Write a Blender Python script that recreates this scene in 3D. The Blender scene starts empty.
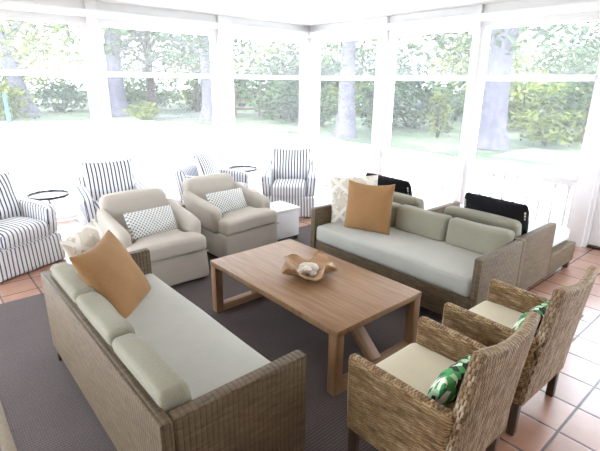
import bpy, math, random
from mathutils import Matrix, Vector, Euler
C = bpy.context.scene.collection
PI = math.pi
rnd = random.Random(7)

# ------------------------------------------------------------------ materials
def new_mat(name):
    m = bpy.data.materials.new(name); m.use_nodes = True
    nt = m.node_tree
    return m, nt, nt.nodes['Principled BSDF']

def nd(nt, typ, **kw):
    n = nt.nodes.new(typ)
    for k, v in kw.items(): setattr(n, k, v)
    return n

def mth(nt, op, a, b=None, c=None):
    n = nd(nt, 'ShaderNodeMath', operation=op)
    for i, v in enumerate((a, b, c)):
        if v is None: continue
        if isinstance(v, (int, float)): n.inputs[i].default_value = v
        else: nt.links.new(v, n.inputs[i])
    return n.outputs[0]

def uvsplit(nt):
    u = nd(nt, 'ShaderNodeUVMap', uv_map='UVMap')
    s = nd(nt, 'ShaderNodeSeparateXYZ'); nt.links.new(u.outputs[0], s.inputs[0])
    return u.outputs[0], s.outputs[0], s.outputs[1]

def comb(nt, x, y):
    c = nd(nt, 'ShaderNodeCombineXYZ')
    for i, v in enumerate((x, y)):
        if isinstance(v, (int, float)): c.inputs[i].default_value = v
        else: nt.links.new(v, c.inputs[i])
    return c.outputs[0]

def noise(nt, vec, scale, detail=3, rough=.5):
    n = nd(nt, 'ShaderNodeTexNoise'); n.inputs['Scale'].default_value = scale
    n.inputs['Detail'].default_value = detail; n.inputs['Roughness'].default_value = rough
    if vec is not None: nt.links.new(vec, n.inputs['Vector'])
    return n.outputs[0]

def ramp(nt, fac, stops, interp='LINEAR'):
    r = nd(nt, 'ShaderNodeValToRGB'); cr = r.color_ramp; cr.interpolation = interp
    while len(cr.elements) < len(stops): cr.elements.new(0.5)
    for e, (p, c) in zip(cr.elements, stops):
        e.position = p; e.color = (*c, 1)
    nt.links.new(fac, r.inputs[0])
    return r.outputs[0]

def mix(nt, fac, a, b, mode='MIX'):
    n = nd(nt, 'ShaderNodeMix', data_type='RGBA', blend_type=mode)
    for i, v in ((0, fac), (6, a), (7, b)):
        if isinstance(v, (int, float)): n.inputs[i].default_value = v
        elif isinstance(v, tuple): n.inputs[i].default_value = (*v, 1)
        else: nt.links.new(v, n.inputs[i])
    return n.outputs[2]

def bump(nt, bs, h, strength=.4, dist=.004):
    b = nd(nt, 'ShaderNodeBump'); b.inputs['Strength'].default_value = strength
    b.inputs['Distance'].default_value = dist
    nt.links.new(h, b.inputs['Height']); nt.links.new(b.outputs[0], bs.inputs['Normal'])

def srgb(r, g, b):
    f = lambda c: ((c/255+.055)/1.055)**2.4 if c > 10 else c/255/12.92
    return (f(r), f(g), f(b))

DIM = .74
def dim(c): return tuple(x*DIM for x in c)
def plain(name, col, rough=.6, noise_amt=0.0, nscale=20, bumpy=0, metal=0, spec=.5):
    m, nt, bs = new_mat(name)
    bs.inputs['Roughness'].default_value = rough; bs.inputs['Metallic'].default_value = metal
    bs.inputs['Specular IOR Level'].default_value = spec
    tc = nd(nt, 'ShaderNodeTexCoord')
    f = noise(nt, tc.outputs['Object'], nscale)
    lo = tuple(c*(1-noise_amt) for c in col); hi = tuple(min(1, c*(1+noise_amt)) for c in col)
    nt.links.new(ramp(nt, f, [(.3, lo), (.7, hi)]), bs.inputs['Base Color'])
    if bumpy: bump(nt, bs, f, bumpy, .003)
    return m

def wicker(name, dark, mid, light, pu=.024, pv=.011, rot=False, irregular=.1, strength=.8, ribd=.9, strd=.3, tones=(.1, .42, .72)):
    dark, mid, light = dim(dark), dim(mid), dim(light)
    m, nt, bs = new_mat(name)
    bs.inputs['Roughness'].default_value = .55; bs.inputs['Specular IOR Level'].default_value = .35
    uv, u, v = uvsplit(nt)
    if rot: u, v = v, u
    base = comb(nt, u, v)
    w = noise(nt, base, 6, 2)
    v2 = mth(nt, 'ADD', v, mth(nt, 'MULTIPLY', mth(nt, 'SUBTRACT', w, .5), irregular*.1))
    cu = mth(nt, 'DIVIDE', u, pu); cv = mth(nt, 'DIVIDE', v2, pv)
    par = mth(nt, 'MULTIPLY', mth(nt, 'MODULO', mth(nt, 'ABSOLUTE', mth(nt, 'FLOOR', cu)), 2), .5)
    rib = mth(nt, 'ABSOLUTE', mth(nt, 'SINE', mth(nt, 'MULTIPLY', cu, PI)))
    strand = mth(nt, 'ABSOLUTE', mth(nt, 'SINE', mth(nt, 'MULTIPLY', mth(nt, 'ADD', cv, par), PI)))
    h = mth(nt, 'MULTIPLY', mth(nt, 'ADD', mth(nt, 'MULTIPLY', mth(nt, 'POWER', rib, .5), ribd), 1-ribd),
            mth(nt, 'ADD', mth(nt, 'MULTIPLY', mth(nt, 'POWER', strand, .7), strd), 1-strd))
    # tone of each strand
    cell = comb(nt, mth(nt, 'MULTIPLY', u, 9), mth(nt, 'MULTIPLY', mth(nt, 'FLOOR', cv), 3.7))
    tone = noise(nt, cell, 1.0, 3, .7)
    col = ramp(nt, tone, [(tones[0], dark), (tones[1], mid), (tones[2], light)])
    gap = ramp(nt, h, [(.1, (0, 0, 0)), (.6, (1, 1, 1))])
    col2 = mix(nt, gap, dark, col)
    nt.links.new(col2, bs.inputs['Base Color'])
    bump(nt, bs, h, strength, .006)
    return m

def fabric(name, col, weave=.0016, amt=.12, rough=.9, wrinkle=.25):
    col = dim(col)
    m, nt, bs = new_mat(name)
    bs.inputs['Roughness'].default_value = rough; bs.inputs['Specular IOR Level'].default_value = .15
    bs.inputs['Sheen Weight'].default_value = .15
    uv, u, v = uvsplit(nt)
    tc = nd(nt, 'ShaderNodeTexCoord')
    n = noise(nt, tc.outputs['Object'], 5, 3)
    n2 = noise(nt, comb(nt, mth(nt, 'MULTIPLY', u, 220), mth(nt, 'MULTIPLY', v, 60)), 1, 2)
    f = mth(nt, 'ADD', mth(nt, 'MULTIPLY', n, .5), mth(nt, 'MULTIPLY', n2, .5))
    lo = tuple(c*(1-amt) for c in col); hi = tuple(min(1, c*(1+amt)) for c in col)
    nt.links.new(ramp(nt, f, [(.35, lo), (.65, hi)]), bs.inputs['Base Color'])
    bump(nt, bs, f, wrinkle, .01)
    return m

def striped(name, white, dark, period=.043, duty=.34):
    m, nt, bs = new_mat(name)
    bs.inputs['Roughness'].default_value = .9; bs.inputs['Specular IOR Level'].default_value = .15
    uv, u, v = uvsplit(nt)
    tc = nd(nt, 'ShaderNodeTexCoord')
    wob = mth(nt, 'MULTIPLY', mth(nt, 'SUBTRACT', noise(nt, tc.outputs['Object'], 6, 2), .5), .012)
    t = mth(nt, 'FRACT', mth(nt, 'DIVIDE', mth(nt, 'ADD', mth(nt, 'ADD', u, wob), 10.0), period))
    col = ramp(nt, t, [(0, white), (.5-duty/2-.04, white), (.5-duty/2, dark), (.5+duty/2, dark), (.5+duty/2+.04, white), (1, white)])
    nt.links.new(col, bs.inputs['Base Color'])
    bump(nt, bs, noise(nt, tc.outputs['Object'], 9, 3), .35, .01)
    return m

def wood(name, c1, c2, c3, rot=False, rough=.45):
    c1, c2, c3 = dim(c1), dim(c2), dim(c3)
    m, nt, bs = new_mat(name)
    bs.inputs['Roughness'].default_value = rough; bs.inputs['Specular IOR Level'].default_value = .4
    uv, u, v = uvsplit(nt)
    if rot: u, v = v, u
    a = noise(nt, comb(nt, mth(nt, 'MULTIPLY', u, 30), mth(nt, 'MULTIPLY', v, 2.2)), 1, 5, .6)
    plank = mth(nt, 'FLOOR', mth(nt, 'DIVIDE', u, .14))
    b = noise(nt, comb(nt, mth(nt, 'MULTIPLY', plank, 3.3), mth(nt, 'MULTIPLY', v, 1.2)), 1, 1)
    f = mth(nt, 'ADD', mth(nt, 'MULTIPLY', a, .65), mth(nt, 'MULTIPLY', b, .35))
    nt.links.new(ramp(nt, f, [(.3, c1), (.5, c2), (.7, c3)]), bs.inputs['Base Color'])
    bump(nt, bs, a, .12, .002)
    return m

def tile_mat():
    m, nt, bs = new_mat('terracotta_tile')
    tc = nd(nt, 'ShaderNodeTexCoord')
    s = nd(nt, 'ShaderNodeSeparateXYZ'); nt.links.new(tc.outputs['Object'], s.inputs[0])
    P = .29
    cu = mth(nt, 'DIVIDE', mth(nt, 'SUBTRACT', s.outputs[0], 2.67-P*40), P)
    cv = mth(nt, 'DIVIDE', mth(nt, 'SUBTRACT', s.outputs[1], .57-P*40), P)
    def edge(c):
        f = mth(nt, 'FRACT', c)
        return mth(nt, 'MINIMUM', f, mth(nt, 'SUBTRACT', 1.0, f))
    e = mth(nt, 'MINIMUM', edge(cu), edge(cv))
    wob = mth(nt, 'MULTIPLY', mth(nt, 'SUBTRACT', noise(nt, tc.outputs['Object'], 14, 2), .5), .02)
    e = mth(nt, 'ADD', e, wob)
    cell = comb(nt, mth(nt, 'MULTIPLY', mth(nt, 'FLOOR', cu), 7.31), mth(nt, 'MULTIPLY', mth(nt, 'FLOOR', cv), 5.17))
    t = noise(nt, cell, 1, 1)
    t2 = noise(nt, tc.outputs['Object'], 5, 4)
    f = mth(nt, 'ADD', mth(nt, 'MULTIPLY', t, .6), mth(nt, 'MULTIPLY', t2, .4))
    col = ramp(nt, f, [(.3, srgb(140, 95, 72)), (.5, srgb(163, 115, 90)), (.7, srgb(184, 140, 115))])
    g = ramp(nt, e, [(.018, (1, 1, 1)), (.03, (0, 0, 0))])
    nt.links.new(mix(nt, g, col, dim(srgb(78, 60, 54))), bs.inputs['Base Color'])
    nt.links.new(ramp(nt, g, [(0, (.3,)*3), (1, (.85,)*3)]), bs.inputs['Roughness'])
    bs.inputs['Specular IOR Level'].default_value = .9; bs.inputs['IOR'].default_value = 1.6; bs.inputs['Coat Weight'].default_value = 1.0; bs.inputs['Coat Roughness'].default_value = .24
    hh = ramp(nt, e, [(.012, (0, 0, 0)), (.045, (1, 1, 1))])
    hb = mth(nt, 'ADD', hh, mth(nt, 'MULTIPLY', t2, .35))
    bump(nt, bs, hb, .35, .006)
    return m

def rug_mat():
    m, nt, bs = new_mat('rug_weave')
    bs.inputs['Roughness'].default_value = .95; bs.inputs['Specular IOR Level'].default_value = .1
    uv, u, v = uvsplit(nt)
    a = mth(nt, 'ABSOLUTE', mth(nt, 'SINE', mth(nt, 'MULTIPLY', v, PI/.018)))
    b = mth(nt, 'ABSOLUTE', mth(nt, 'SINE', mth(nt, 'MULTIPLY', u, PI/.012)))
    h = mth(nt, 'MULTIPLY', mth(nt, 'POWER', a, .6), mth(nt, 'ADD', mth(nt, 'MULTIPLY', b, .4), .6))
    n = noise(nt, uv, 60, 2); n2 = noise(nt, uv, 2.5, 3)
    f = mth(nt, 'ADD', mth(nt, 'MULTIPLY', h, .5), mth(nt, 'ADD', mth(nt, 'MULTIPLY', n, .3), mth(nt, 'MULTIPLY', n2, .2)))
    nt.links.new(ramp(nt, f, [(.2, dim(srgb(64, 56, 54))), (.8, dim(srgb(122, 112, 110)))]), bs.inputs['Base Color'])
    bump(nt, bs, h, .6, .004)
    return m

def lattice_mat():                                                   # lumbar pillows: small teal-grey cells in a white net
    m, nt, bs = new_mat('lattice_print'); bs.inputs['Roughness'].default_value = .9
    uv, u, v = uvsplit(nt)
    k = .034
    p = mth(nt, 'FRACT', mth(nt, 'ADD', mth(nt, 'DIVIDE', mth(nt, 'ADD', u, v), k), 50.0))
    q = mth(nt, 'FRACT', mth(nt, 'ADD', mth(nt, 'DIVIDE', mth(nt, 'SUBTRACT', u, v), k), 50.0))
    e = mth(nt, 'MINIMUM', mth(nt, 'MINIMUM', p, mth(nt, 'SUBTRACT', 1.0, p)), mth(nt, 'MINIMUM', q, mth(nt, 'SUBTRACT', 1.0, q)))
    nt.links.new(ramp(nt, e, [(.17, srgb(224, 222, 214)), (.24, srgb(116, 130, 136))]), bs.inputs['Base Color'])
    return m

def macrame_mat():
    m, nt, bs = new_mat('tufted_cotton'); bs.inputs['Roughness'].default_value = .95
    uv, u, v = uvsplit(nt)
    k = .30
    def band(s, per, w):
        p = mth(nt, 'FRACT', mth(nt, 'ADD', mth(nt, 'DIVIDE', s, per), 50.5))
        d = mth(nt, 'ABSOLUTE', mth(nt, 'SUBTRACT', p, .5))
        return ramp(nt, d, [(w, (1, 1, 1)), (w+.03, (0, 0, 0))])
    a = mth(nt, 'MAXIMUM', band(mth(nt, 'ADD', u, v), k, .07), band(mth(nt, 'SUBTRACT', u, v), k, .07))
    vo = nd(nt, 'ShaderNodeTexVoronoi'); vo.inputs['Scale'].default_value = 26
    nt.links.new(uv, vo.inputs['Vector'])
    b = ramp(nt, vo.outputs['Distance'], [(.32, (1, 1, 1)), (.45, (0, 0, 0))])
    h = mth(nt, 'MAXIMUM', a, b)
    nt.links.new(mix(nt, h, srgb(212, 203, 186), srgb(236, 232, 222)), bs.inputs['Base Color'])
    bump(nt, bs, h, .8, .01)
    return m

def leaf_print_mat():
    m, nt, bs = new_mat('leaf_print'); bs.inputs['Roughness'].default_value = .85
    uv, u, v = uvsplit(nt)
    tc = nd(nt, 'ShaderNodeTexCoord'); mp = nd(nt, 'ShaderNodeMapping'); mp.inputs['Rotation'].default_value = (.3, .9, .2); mp.inputs['Scale'].default_value = (1, 1, .4)
    nt.links.new(tc.outputs['Object'], mp.inputs[0]); vec = mp.outputs[0]
    vo = nd(nt, 'ShaderNodeTexVoronoi', feature='F1'); vo.inputs['Scale'].default_value = 36
    nt.links.new(vec, vo.inputs['Vector'])
    sp = nd(nt, 'ShaderNodeSeparateXYZ'); nt.links.new(vo.outputs['Color'], sp.inputs[0])
    g = ramp(nt, sp.outputs[0], [(0, srgb(24, 36, 32)), (.3, srgb(70, 150, 84)), (.48, srgb(40, 104, 64)), (.62, srgb(168, 206, 160)), (.8, srgb(222, 226, 206))], 'CONSTANT')
    nt.links.new(g, bs.inputs['Base Color'])
    return m

def screen_mat(name, haze):
    m, nt, bs = new_mat(name)
    out = nt.nodes['Material Output']; nt.nodes.remove(bs)
    t = nd(nt, 'ShaderNodeBsdfTransparent')
    d = nd(nt, 'ShaderNodeBsdfDiffuse'); d.inputs[0].default_value = (.86, .86, .85, 1)
    tl = nd(nt, 'ShaderNodeBsdfTranslucent'); tl.inputs[0].default_value = (.86, .86, .85, 1)
    a = nd(nt, 'ShaderNodeMixShader'); a.inputs[0].default_value = .6
    nt.links.new(d.outputs[0], a.inputs[1]); nt.links.new(tl.outputs[0], a.inputs[2])
    b = nd(nt, 'ShaderNodeMixShader'); b.inputs[0].default_value = haze
    nt.links.new(t.outputs[0], b.inputs[1]); nt.links.new(a.outputs[0], b.inputs[2])
    nt.links.new(b.outputs[0], out.inputs[0])
    return m

def leaf_mat(name, lo, hi):
    lo, hi = tuple(x*.6 for x in lo), tuple(x*.72 for x in hi)
    m, nt, bs = new_mat(name)
    out = nt.nodes['Material Output']
    bs.inputs['Roughness'].default_value = .6
    tc = nd(nt, 'ShaderNodeTexCoord')
    f = noise(nt, tc.outputs['Object'], 1.2, 3)
    c = ramp(nt, f, [(.35, lo), (.65, hi)])
    nt.links.new(c, bs.inputs['Base Color'])
    tl = nd(nt, 'ShaderNodeBsdfTranslucent'); nt.links.new(c, tl.inputs[0])
    a = nd(nt, 'ShaderNodeMixShader'); a.inputs[0].default_value = .35
    nt.links.new(bs.outputs[0], a.inputs[1]); nt.links.new(tl.outputs[0], a.inputs[2])
    nt.links.new(a.outputs[0], out.inputs[0])
    return m

MT = dict(
    wicker=wicker('grey_brown_wicker', srgb(50, 40, 29), srgb(110, 93, 69), srgb(138, 119, 91)),
    rattan=wicker('honey_rattan', srgb(84, 60, 34), srgb(158, 122, 78), srgb(214, 184, 138), pu=.034, pv=.0155, irregular=.12, strength=1.0, ribd=.3, strd=1.0, tones=(.26, .46, .7)),
    rattan_back=wicker('pale_rattan', srgb(88, 64, 42), srgb(160, 130, 94), srgb(216, 196, 168), pu=.028, pv=.0185, rot=True, irregular=.12, strength=1.0, ribd=.45, strd=1.0, tones=(.26, .46, .7)),  # paler tones, weave turned upright for the chair back
    rattan_rim=plain('rattan_strand', dim(srgb(186, 160, 126)), .5, .22, 60),
    sage=fabric('sage_linen', srgb(166, 162, 142), amt=.09, wrinkle=.5),
    seat_sage=fabric('pale_sage_canvas', srgb(204, 204, 193), amt=.05),
    linen=fabric('oatmeal_linen', srgb(207, 198, 184), amt=.06),
    canvas=fabric('white_canvas', srgb(236, 236, 236), amt=.03),
    cream=fabric('cream_canvas', srgb(240, 230, 200), amt=.05),
    velvet=fabric('tan_velvet', srgb(172, 130, 84), amt=.12, rough=.75),
    black=fabric('black_cotton', srgb(26, 25, 28), amt=.25),
    stripe=striped('ticking_stripe', srgb(236, 236, 238), srgb(84, 88, 104), .040, .27),
    stripe_wide=striped('wide_ticking_stripe', srgb(236, 236, 238), srgb(50, 53, 68), .042, .30),
    lattice=lattice_mat(), macrame=macrame_mat(), leafprint=leaf_print_mat(),
    wood=wood('oak', srgb(132, 98, 66), srgb(168, 130, 94), srgb(190, 154, 116)),
    wood_x=wood('oak_crossgrain', srgb(128, 94, 66), srgb(160, 122, 90), srgb(182, 146, 110), rot=True),
    wood_dark=wood('dark_stained_wood', srgb(58, 42, 32), srgb(82, 60, 44), srgb(100, 76, 56)),
    bowl=wood('teak_root', srgb(150, 108, 72), srgb(196, 156, 116), srgb(226, 202, 170)),
    shell=plain('white_shell', srgb(206, 198, 182), .5, .08, 60, .3),
    white=plain('white_paint', srgb(246, 246, 246), .5, .01, 5),
    ceil=plain('white_ceiling_paint', srgb(240, 239, 238), .8, .01, 3),
    plaster=plain('white_plaster', srgb(228, 226, 222), .85, .02, 6),
    metal=plain('dark_bronze_metal', srgb(96, 94, 96), .4, .1, 30, metal=.8),
    tray=plain('pale_tray_metal', srgb(196, 196, 198), .25, .04, 30, metal=.6),
    tile=tile_mat(), rug=rug_mat(), binding=plain('tan_rug_binding', dim(srgb(150, 136, 116)), .9, .1, 80),
    screen=screen_mat('insect_screen_mesh', .055), screen2=screen_mat('double_insect_screen_mesh', .10),
    bark=plain('grey_bark', srgb(84, 82, 94), .9, .3, 5, .6),
    bark_brown=plain('brown_bark', srgb(58, 48, 42), .9, .3, 5, .6),
    leaf_a=leaf_mat('leaf_mid_green', srgb(40, 66, 30), srgb(92, 122, 58)),
    leaf_b=leaf_mat('leaf_blue_green', srgb(26, 52, 32), srgb(70, 104, 62)),
    leaf_c=leaf_mat('leaf_yellow_green', srgb(78, 98, 30), srgb(134, 148, 62)),
    fence=wood('red_brown_timber', srgb(96, 56, 42), srgb(116, 70, 54), srgb(130, 84, 66)),
    rock=plain('grey_kerbstone', srgb(96, 96, 102), .9, .15, 6, .4),
    blue=plain('blue_paint', srgb(50, 110, 160), .5, .05, 10),
    car=plain('dark_blue_grey_paint', srgb(50, 60, 84), .3, .03, 10),
    carglass=plain('dark_car_glass', srgb(30, 34, 40), .1, .03, 10),
    rubber=plain('black_rubber', srgb(24, 24, 24), .8, .05, 10),
)

# ------------------------------------------------------------------ mesh builder
class MB:
    def __init__(s): s.v = []; s.f = []; s.uv = []
    def add(s, verts, faces, M=None, uvs=None, box=True):
        b = len(s.v)
        for fi, f in enumerate(faces):
            if uvs is not None: s.uv.extend(uvs[fi])
            else:
                P = [Vector(verts[i]) for i in f]
                n = Vector((0, 0, 0))
                for i in range(len(P)):
                    a, c = P[i], P[(i+1) % len(P)]
                    n += Vector(((a.y-c.y)*(a.z+c.z), (a.z-c.z)*(a.x+c.x), (a.x-c.x)*(a.y+c.y)))
                ax = max(range(3), key=lambda k: abs(n[k]))
                for p in P: s.uv.append({0: (p.y, p.z), 1: (p.x, p.z), 2: (p.x, p.y)}[ax])
            s.f.append(tuple(i+b for i in f))
        for v in verts:
            s.v.append(tuple(M @ Vector(v)) if M is not None else tuple(v))
        return s
    # rounded box centred on c; deform(x,y,z)->(x,y,z) in local coordinates; keep = uv from undeformed shape
    def rbox(s, c, size, r=.01, seg=2, div=(1, 1, 1), M=None, deform=None):
        hs = [d/2 for d in size]; r = min(r, min(hs)*.999)
        ax = []
        for k in range(3):
            core = hs[k]-r
            lst = []
            for j in range(seg): lst.append(-core - r*math.tan(PI/4*(1-j/seg)))
            n = div[k]
            for j in range(n+1): lst.append(-core + 2*core*j/n)
            for j in range(seg): lst.append(core + r*math.tan(PI/4*((j+1)/seg)))
            ax.append(lst)
        idx = {}; V = []; F = []
        N = [len(a) for a in ax]
        def vert(i, j, k):
            if (i, j, k) in idx: return idx[(i, j, k)]
            p = [ax[0][i], ax[1][j], ax[2][k]]
            q = [max(-(hs[t]-r), min(hs[t]-r, p[t])) for t in range(3)]
            d = Vector([p[t]-q[t] for t in range(3)])
            if d.length > 1e-9: d = d.normalized()*r
            o = Vector(q)+d
            idx[(i, j, k)] = len(V); V.append(o); return idx[(i, j, k)]
        for i in range(N[0]-1):
            for j in range(N[1]-1):
                F.append((vert(i, j, 0), vert(i, j+1, 0), vert(i+1, j+1, 0), vert(i+1, j, 0)))
                F.append((vert(i, j, N[2]-1), vert(i+1, j, N[2]-1), vert(i+1, j+1, N[2]-1), vert(i, j+1, N[2]-1)))
        for i in range(N[0]-1):
            for k in range(N[2]-1):
                F.append((vert(i, 0, k), vert(i+1, 0, k), vert(i+1, 0, k+1), vert(i, 0, k+1)))
                F.append((vert(i, N[1]-1, k), vert(i, N[1]-1, k+1), vert(i+1, N[1]-1, k+1), vert(i+1, N[1]-1, k)))
        for j in range(N[1]-1):
            for k in range(N[2]-1):
                F.append((vert(0, j, k), vert(0, j, k+1), vert(0, j+1, k+1), vert(0, j+1, k)))
                F.append((vert(N[0]-1, j, k), vert(N[0]-1, j+1, k), vert(N[0]-1, j+1, k+1), vert(N[0]-1, j, k+1)))
        # uv from the undeformed, absolute coordinates
        Vabs = [v+Vector(c) for v in V]
        uvs = []
        for f in F:
            P = [Vabs[i] for i in f]
            n = (P[2]-P[0]).cross(P[3]-P[1]); a = max(range(3), key=lambda t: abs(n[t]))
            uvs.append([{0: (p.y, p.z), 1: (p.x, p.z), 2: (p.x, p.y)}[a] for p in P])
        if deform: Vabs = [Vector(deform(v.x, v.y, v.z)) for v in Vabs]
        return s.add(Vabs, F, M, uvs)
    def box(s, x0, x1, y0, y1, z0, z1, r=.004, **k):
        return s.rbox(((x0+x1)/2, (y0+y1)/2, (z0+z1)/2), (x1-x0, y1-y0, z1-z0), r, 1, **k)
    def tube(s, path, rad, n=8, M=None, cap=True):
        path = [Vector(p) for p in path]; m = len(path)
        if isinstance(rad, (int, float)): rad = [rad]*m
        V = []; F = []; prev = None
        for i, p in enumerate(path):
            t = (path[min(i+1, m-1)]-path[max(i-1, 0)]).normalized()
            if prev is None:
                a = Vector((0, 0, 1)) if abs(t.z) < .9 else Vector((1, 0, 0))
                e1 = t.cross(a).normalized()
            else:
                e1 = (prev - t*prev.dot(t)).normalized()
            prev = e1; e2 = t.cross(e1)
            for k in range(n):
                a = 2*PI*k/n
                V.append(p+(e1*math.cos(a)+e2*math.sin(a))*rad[i])
        for i in range(m-1):
            for k in range(n):
                k2 = (k+1) % n
                F.append((i*n+k, i*n+k2, (i+1)*n+k2, (i+1)*n+k))
        if cap:
            F.append(tuple(reversed(range(n)))); F.append(tuple(range((m-1)*n, m*n)))
        return s.add(V, F, M)
    def lathe(s, prof, n=24, c=(0, 0, 0), M=None):
        V = []; F = []
        for (r, z) in prof:
            for k in range(n):
                a = 2*PI*k/n; V.append((c[0]+r*math.cos(a), c[1]+r*math.sin(a), c[2]+z))
        m = len(prof)
        for i in range(m-1):
            for k in range(n):
                k2 = (k+1) % n; F.append((i*n+k, i*n+k2, (i+1)*n+k2, (i+1)*n+k))
        F.append(tuple(reversed(range(n)))); F.append(tuple(range((m-1)*n, m*n)))
        return s.add(V, F, M)
    # knife-edge throw pillow in its own x (width) / z (height) plane, facing -y, centred on the origin
    def pillow(s, w, h, t, pinch=.05, n=18, seed=0, wr=.006, slump=0, M=None, rc=0):
        r = random.Random(seed); ph = [r.uniform(0, 6) for _ in range(6)]
        V = []; F = []; UV = []
        for side in (-1, 1):
            for i in range(n+1):
                for j in range(n+1):
                    # dense towards the edge
                    u = math.sin((i/n-.5)*PI); v = math.sin((j/n-.5)*PI)
                    x = w/2*u*(1-pinch*(1-v*v)); z = h/2*v*(1-pinch*(1-u*u))
                    k_ = 1-rc*(u*u*v*v)**1.5; x *= k_; z *= k_
                    prof = ((1-u*u)*(1-v*v))**.42
                    y = side*t/2*prof
                    y += prof*wr*(math.sin(9*u+ph[0]+3*v)+math.sin(8*v+ph[1]-4*u))*.5
                    z -= slump*(1-u*u)*max(0, v)**2
                    V.append((x, y, z))
        K = (n+1)*(n+1)
        for side in (0, 1):
            for i in range(n):
                for j in range(n):
                    q = [side*K+i*(n+1)+j, side*K+(i+1)*(n+1)+j, side*K+(i+1)*(n+1)+j+1, side*K+i*(n+1)+j+1]
                    if side: q.reverse()
                    F.append(tuple(q)); UV.append([(V[k][0], V[k][2]) for k in q])
        return s.add(V, F, M, UV)
    def rope(s, path, R, r, pitch, strands=2, n=5):
        # several strands twisted round a path
        path = [Vector(p) for p in path]
        L = [0]
        for a, b in zip(path, path[1:]): L.append(L[-1]+(b-a).length)
        tot = L[-1]; steps = max(6, int(tot/pitch*8))
        def at(d):
            for i in range(len(path)-1):
                if d <= L[i+1] or i == len(path)-2:
                    f = (d-L[i])/(L[i+1]-L[i]); return path[i].lerp(path[i+1], f), (path[i+1]-path[i]).normalized()
        for k in range(strands):
            pts = []
            for q in range(steps+1):
                p, t = at(tot*q/steps)
                up = Vector((0, 0, 1)) if abs(t.z) < .8 else Vector((0, 1, 0))
                e1 = t.cross(up).normalized(); e2 = t.cross(e1)
                a = 2*PI*(tot*q/steps/pitch + k/strands)
                pts.append(p+(e1*math.cos(a)+e2*math.sin(a))*R)
            s.tube(pts, r, n)
        return s
    def build(s, name, mat, parent=None, loc=(0, 0, 0), rot=(0, 0, 0), angle=40, weld=False):
        me = bpy.data.meshes.new(name); me.from_pydata(s.v, [], s.f)
        ul = me.uv_layers.new(name='UVMap')
        for i, uv in enumerate(s.uv): ul.data[i].uv = uv
        if weld:
            import bmesh
            bm = bmesh.new(); bm.from_mesh(me)
            bmesh.ops.remove_doubles(bm, verts=bm.verts, dist=1e-5); bm.to_mesh(me); bm.free()
        me.materials.append(mat)
        for p in me.polygons: p.use_smooth = True
        me.set_sharp_from_angle(angle=math.radians(angle))
        me.update()
        o = bpy.data.objects.new(name, me); C.objects.link(o)
        if parent: o.parent = parent
        o.location = loc; o.rotation_euler = rot
        return o

def tag(o, label, cat, group=None):
    o['label'] = label; o['category'] = cat
    if group: o['group'] = group
    return o
def thing(name, label, cat, loc=(0, 0, 0), rz=0, group=None):
    o = bpy.data.objects.new(name, None); C.objects.link(o)
    o.empty_display_size = .1
    o.location = loc; o.rotation_euler = (0, 0, rz)
    return tag(o, label, cat, group)
def struct(name, mb, mat, parent=None):
    o = mb.build(name, mat, parent); o['kind'] = 'structure'; return o
def struct_empty(name, loc):
    o = bpy.data.objects.new(name, None); C.objects.link(o); o.location = loc; o['kind'] = 'structure'; return o
def dup(root, loc, rz, label, group=None):
    r = root.copy(); C.objects.link(r); r.location = loc; r.rotation_euler = (0, 0, rz); r['label'] = label
    if group: r['group'] = group
    for ch in list(root.children):
        c = ch.copy(); C.objects.link(c); c.parent = r
        for g in list(ch.children):
            d = g.copy(); C.objects.link(d); d.parent = c
    return r

# ------------------------------------------------------------------ setting
YA, XB = 6.4, 5.75            # inner faces of the two screened sides
CEIL = 2.75; WT = 2.50        # ceiling height, window head
RT = .78                      # top of the porch railing
X0, Y0 = -2.6, -2.4           # the house walls behind the camera
struct('floor', MB().box(X0, XB+.25, Y0, YA+.25, -.2, 0, 0), MT['tile'])
struct('ceiling', MB().box(X0-.3, XB+.9, Y0-.3, YA+.9, CEIL, CEIL+.2, 0), MT['ceil'])
baysC = [(4.0, 5.5)]      # unseen openings behind the camera, added to let in fill light
baysD = [(1.2, 3.4), (3.7, 5.9)]  # unseen openings in the left wall, likewise added for fill
w = MB(); e0 = [X0-.2] + [e for b in baysC for e in b] + [XB]
for i in range(0, len(e0), 2): w.box(e0[i], e0[i+1], Y0-.2, Y0, 0, WT, .004)
w.box(X0-.2, XB, Y0-.2, Y0, WT, CEIL, .001)
struct('wall_front', w, MT['plaster'])
w = MB(); e0 = [Y0] + [e for b in baysD for e in b] + [YA]
for i in range(0, len(e0), 2): w.box(X0-.2, X0, e0[i], e0[i+1], 0, WT, .004)
w.box(X0-.2, X0, Y0, YA, WT, CEIL, .001)
struct('wall_left', w, MT['plaster'])
# piers and heads
baysA = [(-2.35, -.45), (-.2, 1.95), (2.14, 3.84), (4.12, 5.70)]
baysB = [(4.82, 6.30), (3.24, 4.60), (1.74, 3.12), (.45, 1.52), (-1.1, .2), (-2.3, -1.35)]
w = MB()
edges = [X0-.2] + [e for b in baysA for e in b] + [XB+.2]
for i in range(0, len(edges), 2):
    w.box(edges[i], edges[i+1], YA, YA+.2, 0, WT, .002)
    if 0 < i < len(edges)-2: w.box(edges[i]+.03, edges[i+1]-.03, YA-.05, YA, 0, CEIL, .006)
w.box(X0-.2, XB+.2, YA, YA+.2, WT, CEIL, .001)
struct('wall_back', w, MT['white'])
w = MB()
e2 = sorted([Y0-.2, YA-.001] + [e for b in baysB for e in b])
for i in range(0, len(e2), 2):
    w.box(XB, XB+.2, e2[i], e2[i+1], 0, WT, .002)
    if 0 < i < len(e2)-2: w.box(XB-.05, XB, e2[i]+.03, e2[i+1]-.03, 0, CEIL, .006)
w.box(XB, XB+.2, Y0-.2, YA-.001, WT, CEIL, .001)
struct('wall_right', w, MT['white'])
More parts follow.
